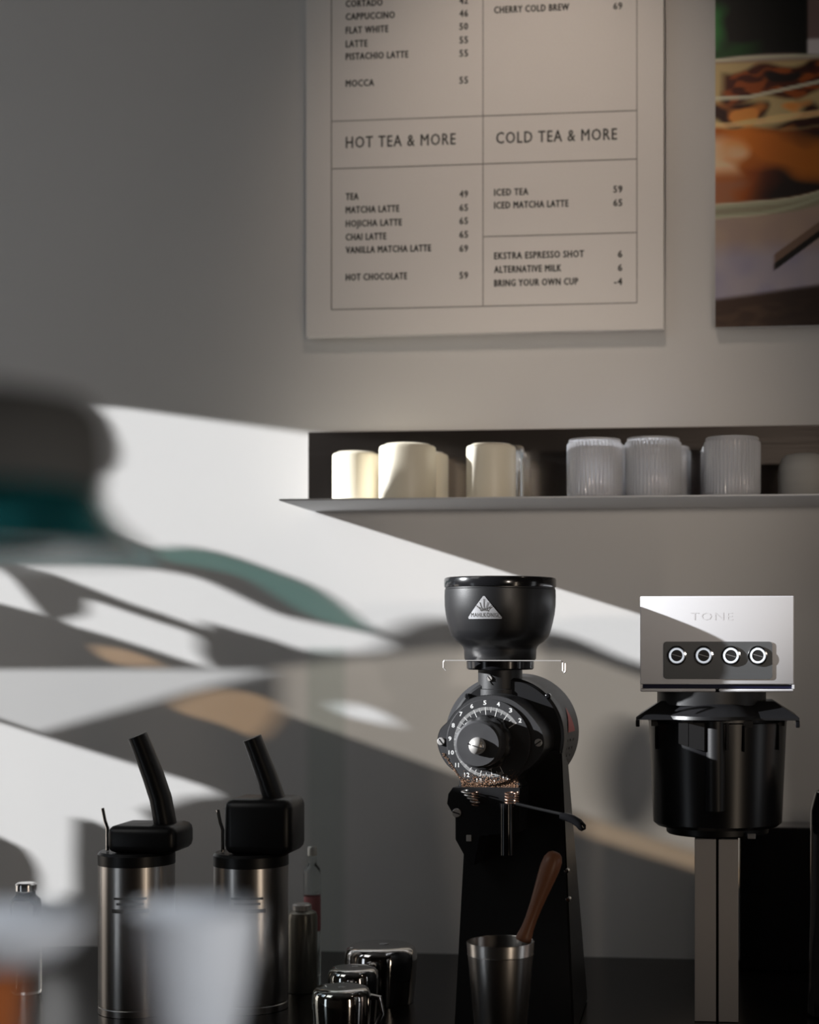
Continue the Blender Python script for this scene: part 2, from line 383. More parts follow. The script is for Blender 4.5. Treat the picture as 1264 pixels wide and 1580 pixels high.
# ---------------------------------------------------------------- food photograph print
def build_poster():
    yp = -.022
    rt = empty('poster', pt(1200, 505, yp), 'framed colour photograph of a glass of iced coffee, hung right of the menu board', 'poster')
    o0 = rt.location.copy()
    a_ = pt(1104, 505, yp)-o0; b_ = pt(1500, 505, yp)-o0; zt = (pt(1104, -2, yp)-o0).z
    obj('panel', box(NB(), a_.x, b_.x, .0004, .018, a_.z, zt, .001, 1), 'cardedge', rt, smooth=False)
    nx, nz = 150, 200
    X = np.linspace(1104, 1500, nx+1)[None, :].repeat(nz+1, 0); Y = np.linspace(505, -2, nz+1)[:, None].repeat(nx+1, 1)
    def nz_(x, y, s, seed):
        r = np.zeros_like(x); rg = np.random.RandomState(seed)
        for k in range(6):
            a = rg.uniform(0, 2*PI); f = rg.uniform(.6, 1.8)/s; ph = rg.uniform(0, 6)
            r += np.sin((x*np.cos(a)+y*np.sin(a))*f+ph+1.3*np.sin((x*np.sin(a)-y*np.cos(a))*f*.7+ph*2))
        return r/4
    def mixc(base, col, k): k = np.clip(k, 0, 1)[..., None]; return base*(1-k)+np.array(lin(col))*k
    sm = lambda v, w_: np.clip(v/w_+.5, 0, 1)
    col = np.zeros((nz+1, nx+1, 3))+np.array(lin((150, 145, 160)))
    xx = X-1104; n1 = nz_(X, Y, 14, 1); n2 = nz_(X, Y*1.4, 15, 2); n3 = nz_(X, Y*2, 8, 5); n4 = nz_(X, Y, 30, 9)
    col = mixc(col, (185, 175, 165), .3*sm(n1, 1))
    # tablecloth to table
    col = mixc(col, (165, 140, 110), sm(385-Y, 30)*.6)
    col = mixc(col, (70, 50, 38), sm(Y-(462-xx*.11), 8)); col = mixc(col, (95, 75, 60), sm(Y-(480-xx*.12), 5)*.5*sm(n3, .7))
    col = mixc(col, (35, 20, 14), sm(Y-(462-xx*.11), 8)*sm(xx-90, 60)*.7)
    # glass body
    fl = 315-xx*.05-np.maximum(0, xx-90)**2*.0016
    body = sm(fl-Y, 6)*sm(Y-100, 8)
    col = mixc(col, (178, 104, 28), body)
    col = mixc(col, (110, 52, 14), body*sm(n4*18+xx-70+(Y-230)*.3, 60)*sm(Y-190, 30))
    col = mixc(col, (30, 12, 5), body*sm(n1*10+xx-100+(Y-250)*.6, 50)*sm(Y-200, 30))
    col = mixc(col, (225, 200, 170), body*sm(38-xx+n2*14, 26)*sm(26-abs(Y-240), 20)*.85)
    col = mixc(col, (215, 135, 45), body*sm(xx-10+n1*12, 30)*sm(28-abs(Y-205-xx*.3+n2*8), 24)*.6)
    col = mixc(col, (150, 110, 90), body*sm(42-xx+n2*16, 30)*sm(Y-275, 20)*.7)
    top = sm(200+n1*4-Y, 8)*sm(Y-98, 6)
    col = mixc(col, (190, 172, 130), top)
    col = mixc(col, (60, 24, 8), top*sm(n1+.35*np.sin(xx/20), .5)*sm(Y-160, 10)); col = mixc(col, (220, 150, 80), top*sm(n2-.35, .4)*sm(Y-160, 10))
    blob = sm(24-abs(Y-136+xx*.08+n2*3-6*np.sin(xx/16)), 9)*sm(xx-12, 14)
    col = mixc(col, (88, 38, 12), blob*top); col = mixc(col, (170, 95, 40), blob*top*sm(n3-.1, .5)*.8); col = mixc(col, (30, 14, 8), blob*top*sm(n2-.4, .4))
    col = mixc(col, (235, 200, 150), top*sm(5-abs(Y-(196-xx*.1+n1*2)), 3)*.7)
    for yy, w_ in ((152-np.maximum(0, xx-50)*.18, 3), (93-10*np.sqrt(np.clip(1-((xx-110)/190)**2, 0, 1))+8, 3), (fl+4, 4), (fl+20-np.maximum(0, xx-70)*.1, 3)):
        col = mixc(col, (200, 198, 178), sm(w_-abs(Y-yy), 2)*.85)
    gl = sm(fl+22-Y, 4)*sm(Y-fl-2, 4); col = mixc(col, (135, 140, 115), gl*.6)
    # dark green top
    up = sm(90-4*np.sin(xx/50)-Y, 4)
    col = mixc(col, (6, 10, 6), up); col = mixc(col, (60, 130, 70), up*sm(12-xx+n2*8, 20)*sm(Y-10, 30)); col = mixc(col, (30, 80, 35), up*sm(Y-70+n2*14, 14)*sm(60-xx, 40))
    bt = up*sm(xx-144, 4); col = mixc(col, (130, 112, 108), bt); col = mixc(col, (210, 205, 205), bt*sm(Y-66, 5))
    # fork
    fk = sm((405-(xx-92)*.72)+12-Y, 2)*sm(Y-(405-(xx-92)*.72)+10-np.clip((xx-92)*.03, 0, 9), 2)*sm(xx-92, 6)
    col = mixc(col, (120, 100, 88), fk); fk2 = sm((411-(xx-92)*.70)-Y+9, 2)*sm(Y-(411-(xx-92)*.70)+2, 2)*sm(xx-92, 5); col = mixc(col, (8, 6, 6), fk2)
    col = np.clip(1.5*col**1.22, 0, .9)
    xs = a_.x+(b_.x-a_.x)*(X-1104)/396; zs = a_.z+(zt-a_.z)*(505-Y)/507
    verts = np.stack([xs, np.zeros_like(xs), zs], -1).reshape(-1, 3)
    idx = np.arange((nx+1)*(nz+1)).reshape(nz+1, nx+1)
    faces = np.stack([idx[:-1, :-1], idx[:-1, 1:], idx[1:, 1:], idx[1:, :-1]], -1).reshape(-1, 4)
    me = bpy.data.meshes.new('print'); me.from_pydata(verts.tolist(), [], faces.tolist())
    ca = me.color_attributes.new('ink', 'FLOAT_COLOR', 'POINT')
    rgba = np.ones((len(verts), 4)); rgba[:, :3] = col.reshape(-1, 3); ca.data.foreach_set('color', rgba.ravel())
    m = bpy.data.materials.new('printed_photo'); m.use_nodes = True; nt = m.node_tree; p = nt.nodes['Principled BSDF']
    v = nt.nodes.new('ShaderNodeVertexColor'); v.layer_name = 'ink'; nt.links.new(v.outputs[0], p.inputs['Base Color']); p.inputs['Roughness'].default_value = .55
    me.materials.append(m); o = bpy.data.objects.new('print', me); C.objects.link(o); o.parent = rt
build_poster()

# ---------------------------------------------------------------- wall shelf
zs = pt(489, 789, 0).z                      # underside
SD = DW*(1-(789-YH)/(771-YH)) if False else DW*(1-(YH-789)/(YH-772))
SD = .226
zst = zs+.003
sx0 = pt(482, 780, 0).x
rt = empty('wall_shelf', (sx0, 0, zs), 'long folded brushed steel wall shelf holding upturned cups and glasses', 'shelf')
obj('shelf_plate', box(NB(), 0, 1.35-sx0-.2, -SD, -.001, 0, .003, .0008, 1), 'steelh', rt, smooth=False)
zt = pt(476, 667, -.004).z-zs
bx = pt(475.5, 700, -.004).x-sx0
obj('backplate', box(NB(), bx, 1.35-sx0-.2, -.004, -.001, .003, zt, .0006, 1), 'steelb', rt, smooth=False)

def cup_prof(r, h, t=.004, foot=.7):
    # upturned: opening at z=0, base at z=h
    return [(r-t, .0), (r, 0), (r, h*.9), (r*.985, h*.945), (r*.94, h*.965), (r*foot+.004, h*.97), (r*foot, h), (r*foot-.005, h), (r*foot-.007, h-.003), (0, h-.003)]
def cup_at(name, X0, X1, Ytop, y, mm, label, cat, group, flag=None, foot=.78):
    c = pt((X0+X1)/2, Ytop, y); r = (X1-X0)/2*sc_at(y); h = c.z-zst-.0004
    o = obj(name, lathe(NB(), cup_prof(r, h, foot=foot), 56), mm, None, (c.x, y, zst+.0004), ang=40)
    return setp(o, label, cat, group)
G1 = 'cream cups upturned on the steel shelf'
cup_at('coffee_cup', 513, 586, 698, -.115, 'cream', 'small upturned cream cup, leftmost on the steel shelf', 'cup', G1)
cup_at('coffee_cup', 585, 673, 686, -.165, 'cream', 'large upturned cream cup in front, second from the left on the shelf', 'cup', G1)
cup_at('coffee_cup', 622, 692, 699, -.062, 'cream', 'small cream cup mostly hidden behind the large cream cup', 'cup', G1)
cup_at('coffee_cup', 720, 796, 686, -.155, 'cream', 'upturned cream cup alone in the middle of the shelf, beside a plain clear glass', 'cup', G1)
cg = pt(774, 690, -.055); rg = 35*sc_at(-.055); hg = cg.z-zst
o = obj('drinking_glass', lathe(NB(), [(rg-.003, 0), (rg, 0), (rg*.97, hg), (0, hg), (0, hg-.006), (rg*.97-.003, hg-.006), (rg-.003, 0)][:], 40), 'glass', None, (cg.x, -.055, zst+.0004), ang=40)
setp(o, 'plain clear glass behind the cream cup in the middle of the shelf', 'glass')
def ribbed(X0, X1, Ytop, y, label, first=[None]):
    c = pt((X0+X1)/2, Ytop, y); r = (X1-X0)/2*sc_at(y); h = c.z-zst-.0006
    N = 44; f = lambda a, z: 1+(.046*abs(math.cos(a*N/2))-.023)*(1 if .006 < z < h*.93 else 0)
    bm = lathe(NB(), [(r-.0035, 0), (r*.99, 0), (r, .003), (r, .008), (r, h*.90), (r*.985, h*.925), (r*.965, h*.94), (r*.96, h*.985), (r*.93, h), (r*.80, h), (r*.76, h-.004), (0, h-.004)], N*8, rfun=f)
    bm2 = lathe(bm, [(0, h-.014), (r-.012, h-.014), (r-.006, h-.018), (r-.0035, h*.8), (r-.0035, 0)], N*8)
    bmesh.ops.remove_doubles(bm, verts=bm.verts[:], dist=1e-5)
    o = obj('ribbed_glass', bm, 'ribglass', None, (c.x, y, zst+.0006), ang=60)
    return setp(o, label, 'glass', 'ribbed glasses upturned on the steel shelf')
ribbed(876, 960, 679, -.165, 'leftmost large ribbed clear glass in the front row on the shelf')
ribbed(966, 1050, 677, -.165, 'middle large ribbed clear glass in the front row on the shelf')
ribbed(1088, 1172, 676, -.165, 'rightmost large ribbed clear glass in the front row on the shelf')
ribbed(996, 1065, 690, -.066, 'ribbed glass behind the right edge of the middle front glass')
ribbed(1083, 1152, 689, -.066, 'ribbed glass behind the left edge of the rightmost front glass')
ribbed(912, 981, 690, -.066, 'ribbed glass in the gap behind the left and middle front glasses')
c = pt(1243, 701, -.14); r = 41*sc_at(-.14); h = c.z-zst-.0004
o = obj('tea_bowl', lathe(NB(), [(r-.004, 0), (r, 0), (r*1.0, h*.5), (r*.97, h*.72), (r*.88, h*.88), (r*.72, h*.97), (r*.5, h), (0, h*.995)], 48), 'stone', None, (c.x, -.14, zst+.0004), ang=50)
setp(o, 'rounded grey stoneware cup turned over at the right end of the shelf', 'cup')

# ---------------------------------------------------------------- counter
ZC = .89
o = obj('countertop', box(NB(), -2.195, 1.595, -.95, -.001, ZC-.04, ZC, .003, 2), 'counter', smooth=False)
setp(o, 'dark polished stone worktop running along the wall under the machines', 'countertop')
b = NB(); box(b, -2.195, 1.595, -.9, -.02, .0, ZC-.0405)
setp(obj('base_cabinet', b, 'dark', smooth=False), 'dark wooden cabinet run under the stone worktop', 'cabinet')

# ---------------------------------------------------------------- coffee grinder
YG = -.50
g0 = pt(772, 990, YG); SG = sc_at(YG)
grinder = empty('coffee_grinder', (g0.x, YG, ZC), 'black shop coffee grinder with flared hopper and numbered dial, left of the white brewer', 'coffee grinder', rz=math.radians(-6))
zY = lambda Y, y=YG: pt(772, Y, y).z-ZC
def hp(l, f=SG): return [(r_*f, zY(Y)) for r_, Y in l]
obj('hopper', lathe(NB(), hp([(0, 1019), (53, 1019), (55, 1016), (55.5, 1003), (57, 998), (60, 994.5), (67, 990), (74.5, 982), (78, 972), (80.5, 962), (83.5, 948), (85, 935), (85.3, 920), (85, 910), (84.2, 909), (84.2, 907), (78, 907), (0, 907)]), 96), 'black', grinder)
obj('hopper_lid', lathe(NB(), hp([(0, 906.5), (85.5, 906.5), (86, 904), (86, 895), (85, 892.5), (82, 891.5), (0, 891)]), 96), 'blackg', grinder)
obj('collar', lathe(NB(), hp([(0, 1033), (50, 1033), (52, 1031), (52.5, 1020.5), (50, 1019.2), (0, 1019.2)]), 8*6, rfun=lambda a, z: 1-.012*abs(math.sin(4*a))), 'blackg', grinder)
obj('neck', lathe(NB(), hp([(0, 1080), (35.5, 1078), (35.5, 1063), (34, 1062), (34, 1033.2), (0, 1033.2)]), 64), 'blackm', grinder)
# slide gate
b = NB(); zg = zY(1019.1)
box(b, -72*SG, 108*SG, -.060, -.053, zg, zg+.0012)
tube(b, [(108*SG, -.0565, zg+.001), (110*SG, -.0565, zg-.002), (110*SG, -.0565, zg-.014), (112*SG, -.0565, zg-.017), (114*SG, -.0565, zg-.014), (114*SG, -.0565, zg-.003)], .0013, 8)
tube(b, [(-72*SG, -.0565, zg+.001), (-74*SG, -.0565, zg-.002), (-74*SG, -.0565, zg-.010), (-70*SG, -.0565, zg-.014)], .0009, 8)
box(b, -30*SG, 30*SG, -.053, -.03, zg, zg+.0005)
o = obj('slide_gate', b, 'screw', grinder, smooth=False); o['label'] = 'thin chrome slide gate with hooked ends'
def screw(x, z, y, r, parent, ang=0.6, m='screw', name='screw'):
    b = NB(); disc_y(b, 0, 0, 0, -.003, r, 24, .0008)
    s = obj(name, b, m, parent, (x, y, z))
    b = NB(); box(b, -r*.9, r*.9, -.0034, -.0028, -r*.13, r*.13); xf(b.verts, Matrix.Rotation(ang, 4, 'Y'))
    obj('screw_slot', b, 'black', s, smooth=False)
    return s
screw((764-772)*SG, zY(1046), -34*SG+.001, .0042, grinder, .9)
# face plate & body
YD = -.10                                  # dial plane, local
Dd = DW+YG+YD; SD_ = Dd/FPX
cx_d = (pt(753, 1145, YG+YD).x-g0.x); cz_d = pt(753, 1145, YG+YD).z-ZC
# undo the root rotation for measured points
ca_, sa_ = math.cos(math.radians(6)), math.sin(math.radians(6))
def GL(X, Y, y):
    """grinder-local x,z of a photo pixel on local plane y (iterated for the rotation)"""
    yw = YG+y
    for _ in range(3):
        P = pt(X, Y, yw)-Vector((g0.x, YG, ZC))
        lx = (P.x-(y*sa_))/ca_ if False else (P.x - y*math.sin(math.radians(6)))/math.cos(math.radians(6))
        yw = YG + (-math.sin(math.radians(6))*lx + math.cos(math.radians(6))*y)
    return lx, P.z
face = [(755, 1072), (785, 1077), (806, 1090), (822, 1106), (836, 1126), (841, 1146), (836, 1166), (822, 1182), (806, 1193), (799, 1203), (799, 1217),
        (714, 1217), (711, 1205), (703, 1192), (690, 1180), (680, 1164), (675, 1145), (679, 1126), (692, 1112), (704, 1096), (726, 1078)]
fp = sub_curve([GL(X, Y, YD+.008) for X, Y in face], 5)
obj('grind_housing', prism(NB(), fp, YD+.008, YD+.075), 'blackm', grinder, ang=50)
fp2 = sub_curve([GL(X, Y, YD) for X, Y in face], 5); c2 = np.mean(fp2, 0)
fp2 = [(c2[0]+(x-c2[0])*.985, c2[1]+(z_-c2[1])*.985) for x, z_ in fp2]
b = prism(NB(), fp2, YD, YD+.0078)
bmesh.ops.bevel(b, geom=[e for e in b.edges if all(abs(v.co.y-YD) < 1e-6 for v in e.verts)], offset=.0022, segments=3, affect='EDGES')
obj('face_plate', b, 'dial', grinder, ang=50)
cd = GL(754, 1145, YD); rd = 67*SD_
b = NB(); disc_y(b, cd[0], cd[1], YD-.0001, YD-.0032, rd, 96, .0006)
dial = obj('dial', b, 'dial', grinder)
yf = YD-.0033
b = NB(); bs = NB()
for i in range(0, 131):
    a = math.radians(34+i*263/130.)
    major = i % 10 == 0; half = i % 5 == 0
    ro = rd*.82; ri = rd*(.60 if major else .70 if half else .745)
    wdt = .00042 if major else .0003 if half else .00022
    t = Vector((math.cos(a), 0, math.sin(a))); n = Vector((-math.sin(a), 0, math.cos(a)))
    vs = [Vector((cd[0], yf, cd[1]))+t*rr+n*s_*wdt for rr, s_ in ((ri, -1), (ro, -1), (ro, 1), (ri, 1))]
    b.faces.new([b.verts.new(v) for v in vs])
o = obj('scale_marks', b, 'white', dial, smooth=False); o['kind'] = 'stuff'
for k, nm in enumerate('2 3 4 5 6 7 8 9 10 11 12 13 14 15'.split()):
    a = math.radians(34+k*263/13.); rr = rd*.92
    x, z_ = cd[0]+rr*math.cos(a), cd[1]+rr*math.sin(a); wd = .0042 if len(nm) == 1 else .0075
    if nm == '11': wd = .005
    lettering(nm, x-wd/2, x+wd/2, z_-.003, .006, yf+.0003, 'white', dial, .04, name='numeral')
# knob
b = NB(); yk = YD-.055
disc_y(b, cd[0]-.002, cd[1], YD-.0034, YD-.022, 43*SD_, 12*8, .002, rfun=lambda a, z: 1-.055*max(0, math.cos(10*a)))
obj('knob_flange', b, 'blackm', grinder, ang=50)
b = NB(); disc_y(b, cd[0]-.002, cd[1], YD-.0222, yk, 37.2*(DW+YG+yk)/FPX, 80, .003)
knob = obj('adjustment_knob', b, 'knobm', grinder)
b = NB(); rk = 13.5*SD_*.97
lathe(b, [(0, 0), (rk, 0), (rk, .003), (rk*.9, .0065), (rk*.6, .010), (0, .012)], 40, Matrix.Translation((cd[0]-.002, yk-.0002, cd[1]-.002)) @ RY)
sc_ = obj('centre_screw', b, 'screw', knob)
b = NB(); box(b, -rk*.95, rk*.95, -.0126, -.0085, -.0008, .0008); xf(b.verts, Matrix.Translation((cd[0]-.002, yk, cd[1]-.002)) @ Matrix.Rotation(.3, 4, 'Y'))
obj('screw_slot', b, 'black', sc_, smooth=False)
for X, Y, an in ((681, 1144, .9), (831, 1146, -.6)):
    x, z_ = GL(X, Y, YD-.001); screw(x, z_, YD-.0002, .0056, grinder, an)
# flange and motor
fl = GL(785, 1135, YD+.09); b = NB()
disc_y(b, fl[0], fl[1], YD+.105, YD+.075, 91*(DW+YG+YD+.08)/FPX, 96, .004); obj('motor_flange', b, 'black', grinder)
for X, Y in ((846, 1074), (722, 1074)):
    x, z_ = GL(X, Y, YD+.072); b = NB(); disc_y(b, x, z_, YD+.076, YD+.068, .0042, 20, .002); obj('bolt', b, 'blackg', grinder)
mo = GL(814, 1126, YD+.27); b = NB(); rm = 88*(DW+YG+YD+.27)/FPX
mof = GL(790, 1134, YD+.105)
lathe(b, [(0, 0), (rm*.80, 0), (rm*.93, .012), (rm, .035), (rm*.985, .165), (0, .165)], 96, Matrix.Translation((mo[0], YD+.27, mo[1])) @ RY)
motor = obj('motor_housing', b, 'motor', grinder)
for i in range(5):
    for j in range(3):
        a = math.radians(-6-i*8); yv = YD+.155+j*.022
        b = NB(); box(b, -.0007, .0009, -.006, .006, -.0016, .0016)
        xf(b.verts, Matrix.Translation((mo[0]+rm*.992*math.cos(a), yv, mo[1]+rm*.992*math.sin(a))) @ Matrix.Rotation(-a, 4, 'Y'))
        obj('vent_slot', b, 'black', motor, smooth=False)
# red triangle sticker
b = NB(); vs = []
for ang_, yv in ((26, YD+.19), (2, YD+.15), (2, YD+.205)):
    pass
n = 10
rows = []
for k in range(n+1):
    a = math.radians(26-24*k/n); hw = .026*k/n+.001
    rows.append([b.verts.new((mo[0]+rm*1.004*math.cos(a), YD+.175+s_*hw, mo[1]+rm*1.004*math.sin(a))) for s_ in (-1, 1)])
for a_, b_ in zip(rows, rows[1:]): b.faces.new((a_[0], a_[1], b_[1], b_[0]))
o = obj('triangle_sticker', b, 'red', motor); o['label'] = 'red triangular sticker on the grey motor housing'
# badge
def on_hopper(u, v):
    """u: px right of axis, v: px Y -> point on hopper surface, local"""
    rr = np.interp(v, [910, 920, 935, 948, 962, 972], [85, 85.3, 85, 83.5, 80.5, 78])*SG+.0005
    x = u*SG; x = max(-rr*.95, min(rr*.95, x))
    return Vector((x, -math.sqrt(rr*rr-x*x), zY(v)))
b = NB(); tri = []
NR = 14
cxb = -4
rows = []
for k in range(NR+1):
    v = 922+(956-922)*k/NR; hw = 1.2+27*k/NR
    if k == NR: hw = 25.5
    rows.append([b.verts.new(on_hopper(cxb+hw*(q/6-1), v)) for q in range(13)])
for a_, b_ in zip(rows, rows[1:]):
    for q in range(12): b.faces.new((a_[q], a_[q+1], b_[q+1], b_[q]))
badge = obj('badge', b, 'silver', grinder); badge['label'] = 'silver triangular badge with a crown'
me, mn, mx_ = text_mesh('MAHLKÖNIG', .0); me = me.copy()
for vtx in me.vertices:
    u = cxb+(-21+42*(vtx.co.x-mn[0])/(mx_[0]-mn[0])); v = 953-6.5*vtx.co.y/.73
    p_ = on_hopper(u, v); vtx.co = p_+Vector((0, -.0003, 0))
me.materials.clear(); me.materials.append(M['ink']); me.name = 'badge_text'
o = bpy.data.objects.new('badge_text', me); C.objects.link(o); o.parent = badge
b = NB()
def stroke(b, pts, w_=.55):
    for (u0, v0), (u1, v1) in zip(pts, pts[1:]):
        d = Vector((u1-u0, v1-v0)); 
        if d.length == 0: continue
        d.normalize(); n_ = Vector((-d.y, d.x))*w_
        b.faces.new([b.verts.new(on_hopper(cxb+uu, vv)+Vector((0, -.0006, 0))) for uu, vv in ((u0+n_.x, v0+n_.y), (u1+n_.x, v1+n_.y), (u1-n_.x, v1-n_.y), (u0-n_.x, v0-n_.y))])
for u1, v1, u0 in ((-12, 936, -5.5), (-6.5, 931, -3), (0, 926, 0), (6.5, 931, 3), (12, 936, 5.5)): stroke(b, [(u1, v1), (u0, 942)], .5)
stroke(b, [(-6, 943.5), (-3, 942.7), (0, 942.4), (3, 942.7), (6, 943.5)], .9); stroke(b, [(-9, 938), (-5, 940), (0, 941), (5, 940), (9, 938)], .4)
obj('crown_emblem', b, 'ink', badge, smooth=False)
# stand
b = NB()
def stand_pt(X, Y, y): x, z_ = GL(X, Y, y); return Vector((x, y, z_))
zt_ = fl[1]-.02
lx0, _ = GL(722, 1335, -.05); rx0, _ = GL(866, 1200, -.05)
lb, _ = GL(703, 1600, -.09); rb, _ = GL(889, 1600, -.09)
tf = [Vector((lx0, -.045, zt_)), Vector((rx0, -.045, zt_)), Vector((rx0-.026, .12, zt_)), Vector((lx0+.002, .12, zt_))]
bf = [Vector((lb, -.10, 0.0005)), Vector((rb, -.10, 0.0005)), Vector((rb-.030, .16, 0.0005)), Vector((lb, .16, 0.0005))]
tv = [b.verts.new(v) for v in tf]; bv = [b.verts.new(v) for v in bf]
b.faces.new(tv); b.faces.new(bv[::-1])
for i in range(4): b.faces.new((tv[i], bv[i], bv[(i+1) % 4], tv[(i+1) % 4]))
bmesh.ops.bevel(b, geom=b.edges[:], offset=.003, segments=2, affect='EDGES')
obj('stand', b, 'black', grinder, ang=40)
for X, Y in ((874, 1343), (876.5, 1387)):
    x, z_ = GL(X, Y, -.07); b = NB(); disc_y(b, x+.001, z_, -.066, -.078, .0035, 18, .0015); obj('stud', b, 'chrome', grinder)
# spout clamp
yc = YD-.012
cl = [(699, 1215), (692, 1225), (690, 1240), (697, 1252), (703, 1262), (703, 1295), (725, 1335), (732, 1335), (740, 1290), (800, 1285), (802, 1216)]
obj('spout_bracket', prism(NB(), [GL(X, Y, yc) for X, Y in cl], yc, YD+.06), 'black', grinder, ang=30)
x, z_ = GL(705, 1254, yc); screw(x, z_, yc-.0002, .0064, grinder, .3)
x, z_ = GL(724, 1293, yc); b = NB(); box(b, x-.0035, x+.0035, yc-.003, yc-.0002, z_-.0045, z_+.0045, .0004, 1); obj('square_nut', b, 'screw', grinder, smooth=False)
def spring(X, Y0, Y1, rpx, turns, m, tilt=0):
    p_ = []
    for i in range(turns*14+1):
        t = i/(turns*14); Y = Y0+(Y1-Y0)*t; x, z_ = GL(X+tilt*t, Y, yc-.010)
        a = 2*PI*turns*t; p_.append((x+rpx*SD_*math.cos(a), yc-.010+rpx*SD_*math.sin(a), z_))
    obj('spring', tube(NB(), p_, .0009, 7), m, grinder)
spring(733, 1222, 1243, 5, 5, 'copper'); spring(786, 1222, 1244, 6.5, 5, 'copper'); spring(797, 1222, 1240, 3.5, 5, 'copper')
spring(716, 1219, 1238, 6, 4, 'screw', 18)
x, z0_ = GL(782, 1319, yc-.012); _, z1_ = GL(782, 1240, yc-.012)
obj('chute', lathe(NB(), [(.0085, z0_), (.0095, z0_), (.0095, z1_), (0, z1_)], 32, Matrix.Translation((x, yc-.012, 0))), 'blackg', grinder)
pl = [GL(X, Y, yc-.014) for X, Y in ((796, 1240), (830, 1248), (866, 1256), (878, 1258))]
b = NB(); tube(b, [(x, yc-.014, z_) for x, z_ in pl], .0022, 8); lever = obj('lever', b, 'blackm', grinder)
pl = [GL(X, Y, yc-.014) for X, Y in ((864, 1259), (873, 1260), (884, 1264), (893, 1270), (899, 1277), (901, 1281))]
b = NB(); tube(b, [(x, yc-.014, z_) for x, z_ in pl], .006, 12, rads=[.0045, .0058, .0062, .0064, .0062, .0035]); obj('lever_handle', b, 'blackg', lever)
x0_, z0_ = GL(814, 1216, YD+.01); x1_, z1_ = GL(842, 1180, YD+.01)
# coffee grounds
b = NB(); rnd = random.Random(3)
cnt = 0
while cnt < 1500:
    if rnd.random() < .88:
        X = rnd.uniform(712, 800); Y = 1216-abs(rnd.gauss(0, 9))
    else:
        t = rnd.random(); X = 684+31*t+rnd.gauss(0, 1); Y = 1162+46*t+rnd.gauss(0, 1.5)
        if math.hypot(X-754, Y-1145) < 66: continue
    if Y > 1217 or Y < 1160: continue
    on = math.hypot(X-754, Y-1145) < 66
    yy = (yf if on else YD)-.0002
    x, z_ = GL(X, Y, yy); s_ = rnd.uniform(.0003, .0009)
    q = bmesh.ops.create_cone(b, segments=3, radius1=s_, radius2=0, depth=s_*1.4, cap_ends=True)['verts']
    xf(q, Matrix.Translation((x, yy-s_*.3, z_)) @ Matrix.Rotation(rnd.uniform(0, 6), 4, 'Y') @ Matrix.Rotation(rnd.uniform(0, 6), 4, 'X'))
    cnt += 1
o = obj('coffee_grounds', b, 'grounds', grinder, smooth=False); o['kind'] = 'stuff'

# ---------------------------------------------------------------- brewer
YT = -.500
t0 = pt(1107, 990, YT); ST = sc_at(YT)
brew = empty('coffee_brewer', (t0.x, YT, ZC), 'white and black filter coffee brewer with four lit knobs, on a slim steel column', 'coffee machine')
def TL(X, Y, y=0.0): P = pt(X, Y, YT+y)-Vector((t0.x, YT, ZC)); return P.x, P.z
x0, zt_ = TL(988, 920); x1, zb_ = TL(1226, 1056.5)
b = NB(); box(b, x0, x1, 0, .155, zb_, zt_, .0018, 3)
obj('head_shell', b, 'tone', brew, ang=30)
zl = TL(988, 1062)[1]; zm = TL(988, 1067.5)[1]
b = NB(); box(b, x0+.004, x1-.004, .003, .15, zl+.0002, zb_-.0002); obj('shadow_gap', b, 'navy', brew, smooth=False)
xm = TL(1107, 1000)[0]
for xa, xb in ((x0, xm-.0022), (xm+.0022, x1)):
    b = NB(); box(b, xa, xb, .003, .155, zm, zl, .0022, 3); obj('base_trim', b, 'tone', brew, ang=30)
# corner uprights of trim
for xa, xb in ((x0, x0+.0035), (x1-.0035, x1)):
    b = NB(); box(b, xa, xb, .0005, .155, zl, zb_); obj('trim_corner', b, 'tone', brew, smooth=False)
pa = TL(1024, 990); pb = TL(1192, 1048)
pan = obj('control_panel', prism(NB(), rrect(pa[0], pb[0], pb[1], pa[1], .005), -.0015, .001), 'panel', brew, ang=30)
for X in (1044.5, 1086, 1128, 1169.5):
    x, z_ = TL(X, 1011.5)
    b = NB(); r = 15.2*ST; lathe(b, [(0, 0), (r, 0), (r, .0008), (r*.94, .0022), (r*.80, .0026), (r*.78, .0022), (0, .0022)], 48, Matrix.Translation((x, -.0016, z_)) @ RY)
    k = obj('control_knob', b, 'chrome', brew); 
    b = NB(); r1, r2 = 11.4*ST, 8.7*ST; lathe(b, [(r2, 0), (r2, .0012), (r1, .0012), (r1, 0), (r2, 0)], 48, Matrix.Translation((x, -.0038, z_)) @ RY)
    obj('light_ring', b, 'ring', k)
    b = NB(); disc_y(b, x, z_, -.0038, -.0044, r2*.97, 40); obj('knob_cap', b, 'blackm', k)
    b = NB(); box(b, -r2*.9, r2*.9, -.0046, -.0043, -.0003, .0003); xf(b.verts, Matrix.Translation((x, 0, z_)) @ Matrix.Rotation(.28, 4, 'Y')); obj('pointer', b, 'silver', k, smooth=False)
a_ = TL(1066, 957); b_ = TL(1131, 945)
lettering('TONE', a_[0], b_[0], a_[1], b_[1]-a_[1], 0, 'tone', brew, 0, name='embossed_text', lift=.00015)
